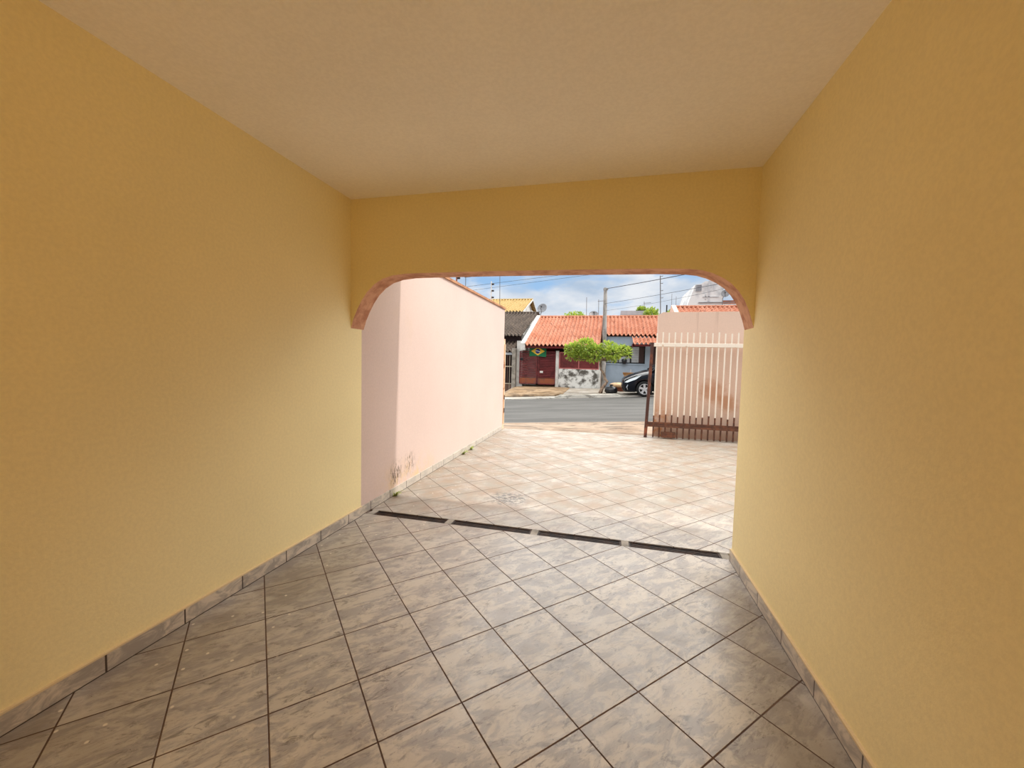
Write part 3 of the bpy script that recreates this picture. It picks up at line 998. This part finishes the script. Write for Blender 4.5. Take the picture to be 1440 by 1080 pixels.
def dish(loc, r, label, face=(-.25, -1, .45), col='dish', stand=1.0):
    x, y, z = loc
    e = empty('satellite_dish', (x, y, z - stand), label, 'satellite dish', 'satellite dishes on the far roofs')
    q = Vector(face).normalized().to_track_quat('Z', 'Y').to_matrix().to_4x4()
    T = Matrix.Translation(loc) @ q
    prof = [(0, 0)] + [(r * k / 6, r * .28 * (k / 6) ** 2) for k in range(1, 7)]
    prof += [(r * k / 6, r * .28 * (k / 6) ** 2 - .02) for k in range(6, 0, -1)] + [(0, -.02)]
    MB().lathe(prof, T, 22).build('bowl', col, e, smooth=True)
    MB().tube([T @ Vector((0, -r * .9, r * .2)), T @ Vector((0, -r * .3, r * .8)), T @ Vector((0, 0, r * .75))], .018, 6).build('feed_arm', 'black_frame', e)
    MB().tube([T @ Vector((0, 0, r * .62)), T @ Vector((0, 0, r * .85))], .05, 8).build('feed_horn', 'black_frame', e)
    MB().tube([(x, y + .05, z), (x - .15, y + .12, z - stand * .4), (x - .15, y + .12, z - stand)], .025, 8).build('mast', 'mast', e)


dish(tuple(at(763, 434, 28.9)), .36, 'large grey satellite dish on the white wall beside the yellow roof', stand=.95)
d2 = at(835, 443, 25.6)
dish(tuple(d2), .28, 'dark satellite dish half hidden behind the orange roof ridge', (.1, -1, .9), 'mast', stand=.55)
dish(tuple(at(1020, 413, 35.5)), .30, 'pale satellite dish beside the tall white building', (-.3, -1, .2), stand=.9)


def antenna(px, py0, py1, Y, label, arms=0, r=.02, gz=None):
    a = at(px, py0, Y)
    b = at(px, py1, Y)
    z0 = b.z if gz is None else gz
    e = empty('antenna_mast', (b.x, Y, z0), label, 'antenna', 'thin antenna masts on the skyline')
    MB().tube([(b.x, Y, z0), (a.x, Y, a.z)], r, 6).build('pole', 'mast', e)
    for k in range(arms):
        z = a.z - .12 - k * .22
        MB().tube([(a.x - .05, Y, z), (a.x + .45, Y, z + .04)], .016, 6).build('arm', 'mast', e)
    return e


antenna(655, 386, 412, 17, 'thin mast with a short arm nearest the rust-brown fence post', 1, .016, -.6)
antenna(703, 385, 434, 26, 'tall bare mast standing in front of the yellow roof', 0, .022, 4.46)
antenna(825, 418, 444, 25.8, 'thin bare mast above the orange roof left of the dark dish', 0, .016, 3.72)
antenna(842, 421, 444, 25.8, 'thin mast with a short arm beside the concrete pole', 1, .016, 3.72)
antenna(906, 424, 440, 29.9, 'small mast on the flat grey roof behind the orange ridge', 1, .015, 5.3)
antenna(945, 413, 436, 31.5, 'fainter left one of two masts beside the white building', 0, .013, 0)
antenna(951, 417, 436, 31.5, 'fainter right one of two masts beside the white building', 0, .013, 0)

# --- third house opposite, grey block, tall white building
h5 = empty('house', (7, 24, .4), 'house roof with orange tiles and white gable seen above the pink street wall', 'house')
za = at(1000, 431.5, 26).z
roof_mesh(3.75, 12, 21.5, za - 1.95, 26, za, .24).build('roof', 'roof_red', h5)
roof_mesh(3.75, 12, 30.5, za - 1.95, 26, za, .24).build('roof', 'roof_red', h5)
ridge(3.75, 12, 26, za + .02).build('ridge_tiles', 'roof_red', h5)
MB().prism([(21.4, 0), (30.4, 0), (30.4, za - 1.95), (26, za + .12), (21.4, za - 1.9)], 'x', 3.5, 3.74).build('gable_wall', 'pink_gate', h5)
MB().box(3.74, 12, 21.9, 22.1, .2, za - 1.9).build('front_wall', 'white_wall', h5)
MB().box(3.74, 12, 30.0, 30.2, .2, za - 1.9).build('back_wall', 'white_wall', h5)

gb0, gb1 = at(875, 437, 30), at(908.5, 437, 30)
b6 = empty('flat_building', ((gb0.x + gb1.x) / 2, 32, 0), 'low flat grey block behind the orange roof ridge', 'building')
MB().box(gb0.x, gb1.x, 30.2, 34, -.4, gb0.z - .3).build('wall', 'slab_grey', b6)
MB().box(gb0.x - .1, gb1.x + .1, 30, 34.2, gb0.z - .3, gb0.z).build('roof_slab', 'slab_grey', b6)

b7 = empty('tall_building', (7.6, 38, .3), 'tall stained white building with a slanted side and lower wing', 'building')
P = lambda x, y: (at(x, y, 36).x, at(x, y, 36).z)
out = [P(966, 431), P(978, 400), P(986, 399), P(992, 395.5), P(1003, 395), P(1017.5, 404)]
bx = P(1017.5, 424)[0]
MB().prism([(out[0][0], 0), (bx, 0)] + out[::-1], 'y', 36, 42).build('wall', 'bldg_white', b7)
lwx = at(1060, 427, 36).x
MB().box(bx + .01, lwx, 36, 41, 0, P(1030, 427)[1]).build('wing', 'bldg_white', b7)
MB().box(at(1018, 421, 36).x, lwx, 36.3, 41, P(1030, 427)[1] + .01, P(1030, 421.5)[1]).build('wing_roof', 'rust_sheet', b7)
MB().box(P(982, 426)[0], lwx, 35.9, 35.99, P(990, 425.8)[1], P(990, 425)[1]).build('gutter', 'dish', b7)
wa, wb = P(979, 401), P(986, 409)
ww = MB()
for k in range(4):
    z = wb[1] + (wa[1] - wb[1]) * k / 3
    ww.box(wa[0], wb[0], 35.92, 35.99, z - .03, z + .03)
for k in range(4):
    x = wa[0] + (wb[0] - wa[0]) * k / 3
    ww.box(x - .02, x + .02, 35.92, 35.99, wb[1], wa[1])
wn_ = ww.build('window', 'slab_grey', b7)
MB().box(wa[0], wb[0], 35.97, 35.995, wb[1], wa[1]).build('pane', 'dish', wn_)
sg = MB()
for (x0, y0, x1, y1) in ((996.5, 395, 997.3, 424), (1004, 398, 1004.8, 409), (988, 417, 1010, 417.7), (991.5, 414, 992.5, 421)):
    a, b = P(x0, y0), P(x1, y1)
    sg.box(a[0], b[0] + .02, 35.95, 35.995, b[1], a[1])
sg.build('pipework', 'bldg_grey', b7)

# ------------------------------------------------------------------ trees
def leaf(m, p, d, l, mi):
    d = d.normalized()
    s_ = d.cross(Vector((random.uniform(-.4, .4), random.uniform(-.4, .4), 1))).normalized() * l * .34
    n = s_.cross(d).normalized() * l * .12
    a = p + d * l * .45
    m.add([p, a + s_ + n, p + d * l, a - s_ + n, a], [(0, 4, 1), (4, 2, 1), (0, 3, 4), (4, 3, 2)], mi)


def tree(name, label, base, path, radii, blobs, nleaf, lsize, mats, cat='tree', group=None, branches=True):
    e = empty(name, base, label, cat, group)
    MB().tube(path, radii, 9).build('trunk', 'bark', e, smooth=True)
    top = Vector(path[-1])
    if branches:
        for (c, r) in blobs:
            c = Vector(c)
            mid = top.lerp(c, .5) - Vector((0, 0, .1))
            MB().tube([top - Vector((0, 0, .1)), mid, c], [radii[-1] * .7, radii[-1] * .5, radii[-1] * .2], 7).build('branch', 'bark', e, smooth=True)
    m = MB()
    tot = sum(r[0] * r[1] * r[2] for c, r in blobs)
    for c, r in blobs:
        for k in range(int(nleaf * r[0] * r[1] * r[2] / tot)):
            u = Vector((random.gauss(0, 1), random.gauss(0, 1), random.gauss(0, 1))).normalized()
            q = random.uniform(.45, 1.06)
            p = Vector(c) + Vector((u.x * r[0], u.y * r[1], u.z * r[2])) * q
            d = u + Vector((random.uniform(-.8, .8), random.uniform(-.8, .8), random.uniform(-.5, .5)))
            leaf(m, p, d, lsize * random.uniform(.7, 1.3), 0 if random.random() < .6 else 1)
    m.build('foliage', mats, e, recalc=False)
    return e


ty = 17.4
tp = [at(x, y, ty) for x, y in ((844, 553), (847, 545.5), (851.5, 540), (854, 536.5), (851, 533.5), (850, 528), (847.5, 523), (844.5, 519), (844.3, 511), (845, 503))]
bl_ = []
for x, y, rx, rz, dy in ((806, 492, .36, .27, 0), (822, 488, .45, .33, -.2), (818, 497, .42, .26, .3), (838, 494, .42, .3, .15), (834, 503, .34, .16, -.15), (856, 488, .32, .22, .1), (862, 496, .4, .27, -.2), (876, 493, .3, .2, .1), (884, 499, .16, .14, 0), (804, 503, .2, .12, .1), (859, 505, .22, .12, .2)):
    p = at(x, y, ty + dy)
    bl_.append(((p.x, p.y, p.z), (rx, rx * 1.05, rz)))
tree('street_tree', 'small crooked street tree with flat bright green crown on the far pavement', (tp[0].x, ty, tp[0].z), [tuple(p) for p in tp], [.085, .07, .06, .055, .06, .05, .05, .045, .045, .05], bl_, 3400, .125, ['leaf', 'leaf2'])

for px, py, rx, rz, Y, lb in ((808, 447, .85, .45, 31, 'dense green treetop peeping over the orange roof ridge'),
                              (916, 444, .5, .5, 29.2, 'bright green bush beside the flat grey block'),
                              (902, 436.5, .35, .28, 36, 'small palm-like treetop above the flat grey block'),
                              (941, 445, .28, .4, 32.5, 'dark treetop at the left end of the far white gable')):
    p = at(px, py, Y)
    tree('background_tree', lb, (p.x, Y, -.1), [(p.x, Y, -.3), (p.x + .1, Y, p.z * .5), (p.x, Y, p.z - rz * .4)], [.16, .13, .08],
         [((p.x, Y, p.z), (rx, rx, rz)), ((p.x - rx * .5, Y, p.z - rz * .3), (rx * .6, rx * .6, rz * .7)), ((p.x + rx * .5, Y, p.z - rz * .25), (rx * .6, rx * .6, rz * .7))], 900, .16, ['leaf2', 'leaf'], 'tree', 'treetops behind the far roofs', False)

# ------------------------------------------------------------------ clutter on the far pavement
def gz_far(x, y):
    return lerp(kerb_top(x), walk_back(x), ((y - 16.95) / 3.65) ** .8)


bz = gz_far(.1, 17.3)
bag = MB()
pr = [(0, 0), (.2, 0), (.25, .06), (.26, .16), (.22, .24), (.15, .27), (.06, .29), (.05, .34), (.09, .37), (0, .36)]
bag.lathe(pr, Matrix.Translation((.11, 17.35, bz)), 18)
for v in bag.v:
    a = math.atan2(v.y - 17.35, v.x - .11)
    k = 1 + .09 * math.sin(a * 5 + v.z * 17) + .05 * math.sin(a * 9 - v.z * 31)
    v.x = .11 + (v.x - .11) * k; v.y = 17.35 + (v.y - 17.35) * k
tag(bag.build('garbage_bag', 'bag', smooth=True), 'black plastic garbage bag beside the crooked tree trunk', 'bag')
bx_, by_ = .46, 19.0
bz2 = gz_far(bx_, by_)
tb = empty('cloth_bundle', (bx_, by_, bz2), 'tan rounded bundle lying between the black bag and the car', 'bundle')
MB().box(bx_ - .2, bx_ + .3, by_ - .18, by_ + .2, bz2, bz2 + .2).build('base', 'rust_sheet', tb)
MB().lathe([(0, .2), (.32, .2), (.4, .25), (.36, .33), (.22, .38), (0, .4)], Matrix.Translation((bx_, by_, bz2)) @ Matrix.Scale(1.1, 4, (1, 0, 0)), 18).build('cover', 'tan', tb, smooth=True)

# ------------------------------------------------------------------ car
CX, CY = .56, 17.36
car = empty('car', (CX, CY, 0), 'black hatchback with silver five-spoke wheels parked by the far kerb', 'car')


def loft(stations, ring):
    m = MB()
    n = None
    for s_ in stations:
        r = ring(*s_)
        n = len(r)
        m.v += [Vector(p) for p in r]
    for i in range(len(stations) - 1):
        for k in range(n):
            k2 = (k + 1) % n
            m.f.append([i * n + k, i * n + k2, (i + 1) * n + k2, (i + 1) * n + k]); m.m.append(0)
    m.f.append(list(range(n))[::-1]); m.m.append(0)
    m.f.append([(len(stations) - 1) * n + k for k in range(n)]); m.m.append(0)
    return m


def body_ring(L, hw, zb, zs, zt):
    half = [(0, zb), (hw * .8, zb), (hw * .96, zb + .06), (hw, lerp(zb, zs, .45)), (hw * .985, lerp(zb, zs, .8)), (hw * .94, zs), (hw * .80, lerp(zs, zt, .6)), (hw * .5, lerp(zs, zt, .92)), (0, zt)]
    return [(CX + L, CY - y, z) for y, z in half] + [(CX + L, CY + y, z) for y, z in half[-2:0:-1]]


st = [(0, .52, .30, .50, .56), (.03, .64, .22, .56, .66), (.12, .74, .19, .62, .73), (.3, .82, .18, .69, .80), (.55, .865, .18, .78, .88), (.85, .885, .18, .86, .955), (1.15, .895, .18, .91, 1.0), (1.5, .90, .18, .93, 1.0), (2.2, .905, .18, .95, 1.0),
      (3.0, .90, .18, .97, 1.0), (3.6, .885, .19, .99, 1.02), (4.0, .85, .22, .98, 1.02), (4.2, .80, .26, .92, .98), (4.27, .70, .34, .8, .9)]
body = loft(st, body_ring)
# wheel arches: cut the lower body with two cross cylinders
bo = body.build('body', 'car', car, smooth=True)
cut = MB()
for wxx in (.83, 3.43):
    cut.tube([(CX + wxx, CY - 1.2, .31), (CX + wxx, CY - .60, .31)], .365, 28)
    cut.tube([(CX + wxx, CY + .60, .31), (CX + wxx, CY + 1.2, .31)], .365, 28)
co = cut.build('wheel_arch', 'car_trim', car)
md = bo.modifiers.new('arch', 'BOOLEAN'); md.operation = 'DIFFERENCE'; md.object = co; md.solver = 'EXACT'
bpy.context.view_layer.update()
dg = bpy.context.evaluated_depsgraph_get()
nm = bpy.data.meshes.new_from_object(bo.evaluated_get(dg))
bo.modifiers.clear()
bo.data = nm
bpy.data.objects.remove(co, do_unlink=True)
nm.set_sharp_from_angle(angle=math.radians(35))


def cab_ring(L, hw, zb, zt, tw):
    half = [(0, zb), (hw, zb), (lerp(hw, tw, .5) + .02, lerp(zb, zt, .55)), (tw, zt - .05), (tw * .75, zt - .005), (0, zt)]
    return [(CX + L, CY - y, z) for y, z in half] + [(CX + L, CY + y, z) for y, z in half[-2:0:-1]]


loft([(1.12, .74, .96, .99, .66), (1.5, .80, .95, 1.22, .62), (1.9, .83, .95, 1.43, .59), (2.4, .84, .95, 1.475, .59), (3.1, .83, .95, 1.45, .58), (3.65, .80, .95, 1.33, .57), (3.95, .77, .95, 1.12, .6), (4.08, .74, .95, 1.0, .62)], cab_ring).build('windows', 'glass_dark', car, smooth=True)
rf = MB()
rs = [(1.86, 1.425, .57), (2.4, 1.48, .58), (3.1, 1.455, .57), (3.75, 1.31, .56)]
for L, z, w in rs:
    rf.v += [Vector((CX + L, CY - w, z - .06)), Vector((CX + L, CY - w * .7, z + .006)), Vector((CX + L, CY, z + .012)), Vector((CX + L, CY + w * .7, z + .006)), Vector((CX + L, CY + w, z - .06))]
for i in range(3):
    for k in range(4):
        a = i * 5 + k
        rf.f.append([a, a + 1, a + 6, a + 5]); rf.m.append(0)
ro = rf.build('roof', 'car', car, smooth=True)
sd = ro.modifiers.new('thick', 'SOLIDIFY'); sd.thickness = .02; sd.offset = 1
for sg_ in (-1, 1):
    for pts in ([(1.1, .76, .97), (1.88, .60, 1.40)], [(2.45, .85, .97), (2.5, .615, 1.42)], [(3.3, .84, .97), (3.75, .60, 1.30)]):
        MB().tube([(CX + L, CY + sg_ * y, z) for L, y, z in pts], .035, 6).build('pillar', 'car', car)
    hl = MB()
    P_ = [(.10, .72, .60), (.20, .80, .585), (.52, .868, .70), (.74, .872, .845), (.60, .845, .84), (.30, .77, .72)]
    n_ = len(P_)
    hl.v += [Vector((CX + L - .012, CY + sg_ * (y + .012), z)) for L, y, z in P_] + [Vector((CX + L + .05, CY + sg_ * (y - .12), z)) for L, y, z in P_]
    hl.f.append(list(range(n_))); hl.m.append(0)
    hl.f.append([n_ + k for k in range(n_)][::-1]); hl.m.append(0)
    for k in range(n_):
        hl.f.append([k, (k + 1) % n_, n_ + (k + 1) % n_, n_ + k]); hl.m.append(0)
    hl.build('headlight', 'head', car)
    MB().tube([(CX + .2, CY + sg_ * .80, .30), (CX + .17, CY + sg_ * .795, .40), (CX + .22, CY + sg_ * .815, .50)], [.012, .03, .012], 8).build('fog_lamp', 'chrome', car)
    MB().lathe([(0, 0), (.09, 0), (.11, .04), (.08, .1), (0, .12)], Matrix.Translation((CX + 1.45, CY + sg_ * .98, 1.0)) @ Matrix.Rotation(PI / 2, 4, 'Y'), 14).build('mirror', 'car', car, smooth=True)
MB().box(CX - .012, CX + .06, CY - .5, CY + .5, .33, .47).build('grille', 'car_trim', car, bevel=.01)
MB().box(CX + 4.2, CX + 4.3, CY - .62, CY + .62, .4, .52).build('bumper', 'car_trim', car, bevel=.02)
wheel_proto = None
for wxx in (.83, 3.43):
    for sg_ in (-1, 1):
        c = Vector((CX + wxx, CY + sg_ * .80, .31))
        T = Matrix.Translation(c) @ Matrix.Rotation(PI / 2 * (1 if sg_ < 0 else -1), 4, 'X')   # local z points outwards
        w = MB().lathe([(.20, -.1), (.27, -.1), (.305, -.07), (.31, 0), (.305, .07), (.27, .095), (.21, .09), (.205, 0)], T, 32, closed=True).build('wheel', 'tyre', car, smooth=True)
        rim = MB().lathe([(.215, .05), (.212, .1), (.198, .1), (.185, .06), (.185, -.02), (.215, -.02)], T, 32, 0, closed=True)
        for k in range(5):
            a = 2 * PI * k / 5 + .3
            R_ = T @ Matrix.Rotation(a, 4, 'Z')
            q = [(.02, -.035), (.19, -.045), (.19, .045), (.02, .035)]
            vs = [R_ @ Vector((x, y, .085)) for x, y in q] + [R_ @ Vector((x, y, .05)) for x, y in q]
            rim.add(vs, [(0, 1, 2, 3), (7, 6, 5, 4), (0, 4, 5, 1), (1, 5, 6, 2), (2, 6, 7, 3), (3, 7, 4, 0)])
        rim.lathe([(0, .095), (.045, .093), (.05, .06), (0, .06)], T, 16)
        rim.build('rim', 'rim', w)
        MB().lathe([(0, .03), (.19, .03), (.19, .02), (0, .02)], T, 24).build('brake_disc', 'car_trim', w)
zc = road_z(CX + .83, 16.55)
car.location = (CX, CY, zc - SL * .83 + .05)
car.rotation_euler = Euler((math.radians(3.2), -math.atan(SL), 0))

# ------------------------------------------------------------------ world, sun, camera
SKY0, SKY1 = .66, 3.3
AH0, AH1 = .8, 1.35
W = bpy.data.worlds.new('sky')
S.world = W
W.use_nodes = True
nt = W.node_tree
N_ = nt.nodes
bgn = N_['Background']
tc = N_.new('ShaderNodeTexCoord')
sx = N_.new('ShaderNodeSeparateXYZ')
nt.links.new(tc.outputs['Generated'], sx.inputs[0])
ramp = N_.new('ShaderNodeValToRGB')
nt.links.new(sx.outputs['Z'], ramp.inputs[0])
el = ramp.color_ramp.elements
el[0].position = 0.0; el[0].color = (.60, .74, .90, 1)
el[1].position = 1.0; el[1].color = (.30, .52, .90, 1)
e2 = el.new(.24); e2.color = (.30, .56, .92, 1)
mpn = N_.new('ShaderNodeMapping')
mpn.inputs['Scale'].default_value = (1, 1, 2.4)
mpn.inputs['Location'].default_value = (.37, 1.3, .2)
nt.links.new(tc.outputs['Generated'], mpn.inputs[0])
cl = N_.new('ShaderNodeTexNoise')
cl.inputs['Scale'].default_value = 5.5
cl.inputs['Detail'].default_value = 7
cl.inputs['Roughness'].default_value = .55
cl.inputs['Distortion'].default_value = .3
nt.links.new(mpn.outputs[0], cl.inputs['Vector'])
mk = N_.new('ShaderNodeMapRange')
mk.interpolation_type = 'SMOOTHSTEP'
mk.inputs['From Min'].default_value = .34
mk.inputs['From Max'].default_value = .55
nt.links.new(cl.outputs['Fac'], mk.inputs['Value'])
c2 = N_.new('ShaderNodeTexNoise')
c2.inputs['Scale'].default_value = 8
c2.inputs['Detail'].default_value = 5
nt.links.new(mpn.outputs[0], c2.inputs['Vector'])
cr2 = N_.new('ShaderNodeValToRGB')
nt.links.new(c2.outputs['Fac'], cr2.inputs[0])
cr2.color_ramp.elements[0].position = .32; cr2.color_ramp.elements[0].color = (.50, .62, .78, 1)
cr2.color_ramp.elements[1].position = .62; cr2.color_ramp.elements[1].color = (.90, .93, .97, 1)
mx = N_.new('ShaderNodeMix')
mx.data_type = 'RGBA'
nt.links.new(mk.outputs[0], mx.inputs['Factor'])
nt.links.new(ramp.outputs[0], mx.inputs[6])
nt.links.new(cr2.outputs[0], mx.inputs[7])
up_ = N_.new('ShaderNodeMapRange')          # added lift: unseen sky brighter towards the zenith, lighting the garage
up_.inputs['From Min'].default_value = .225
up_.inputs['From Max'].default_value = .55
up_.inputs['To Min'].default_value = SKY0
up_.inputs['To Max'].default_value = SKY1
nt.links.new(sx.outputs['Z'], up_.inputs['Value'])
ahead = N_.new('ShaderNodeMapRange')        # added boost over the street to send light into the garage
ahead.inputs['From Min'].default_value = -.2
ahead.inputs['From Max'].default_value = .75
ahead.inputs['To Min'].default_value = AH0
ahead.inputs['To Max'].default_value = AH1
nt.links.new(sx.outputs['Y'], ahead.inputs['Value'])
hi_ = N_.new('ShaderNodeMath'); hi_.operation = 'MULTIPLY'
nt.links.new(up_.outputs[0], hi_.inputs[0]); nt.links.new(ahead.outputs[0], hi_.inputs[1])
nt.links.new(hi_.outputs[0], bgn.inputs['Strength'])
wh = N_.new('ShaderNodeMapRange')           # unseen sky set to neutral white above the horizon band
wh.inputs['From Min'].default_value = .22
wh.inputs['From Max'].default_value = .40
nt.links.new(sx.outputs['Z'], wh.inputs['Value'])
wm = N_.new('ShaderNodeMix'); wm.data_type = 'RGBA'
nt.links.new(wh.outputs[0], wm.inputs['Factor'])
nt.links.new(mx.outputs[2], wm.inputs[6])
wm.inputs[7].default_value = (.87, .865, .84, 1)
nt.links.new(wm.outputs[2], bgn.inputs['Color'])

sun = bpy.data.lights.new('sun', 'SUN')
sun.energy = 2.4
sun.angle = math.radians(1.5)
sun.color = (1, .95, .87)
so = bpy.data.objects.new('sun', sun)
COL.objects.link(so)
sdv = Vector((math.cos(math.radians(52)), .03, math.sin(math.radians(52))))
so.rotation_euler = sdv.to_track_quat('Z', 'Y').to_euler()

cam = bpy.data.cameras.new('camera')
cam.sensor_width = 36
cam.lens = 36 * F_PX / 1440
cam.clip_start = .05
cam.clip_end = 300
cmo = bpy.data.objects.new('camera', cam)
COL.objects.link(cmo)
bk = -FW
m4 = Matrix(((RX.x, -DN.x, bk.x, CAM.x), (RX.y, -DN.y, bk.y, CAM.y), (RX.z, -DN.z, bk.z, CAM.z), (0, 0, 0, 1)))
cmo.matrix_world = m4
S.camera = cmo
S.view_settings.view_transform = 'Standard'
S.view_settings.look = 'None'
S.view_settings.gamma = 1
S.view_settings.exposure = 0.07
S.view_settings.use_curve_mapping = False
S.cycles.max_bounces = 12
S.cycles.diffuse_bounces = 8
S.cycles.use_denoising = True
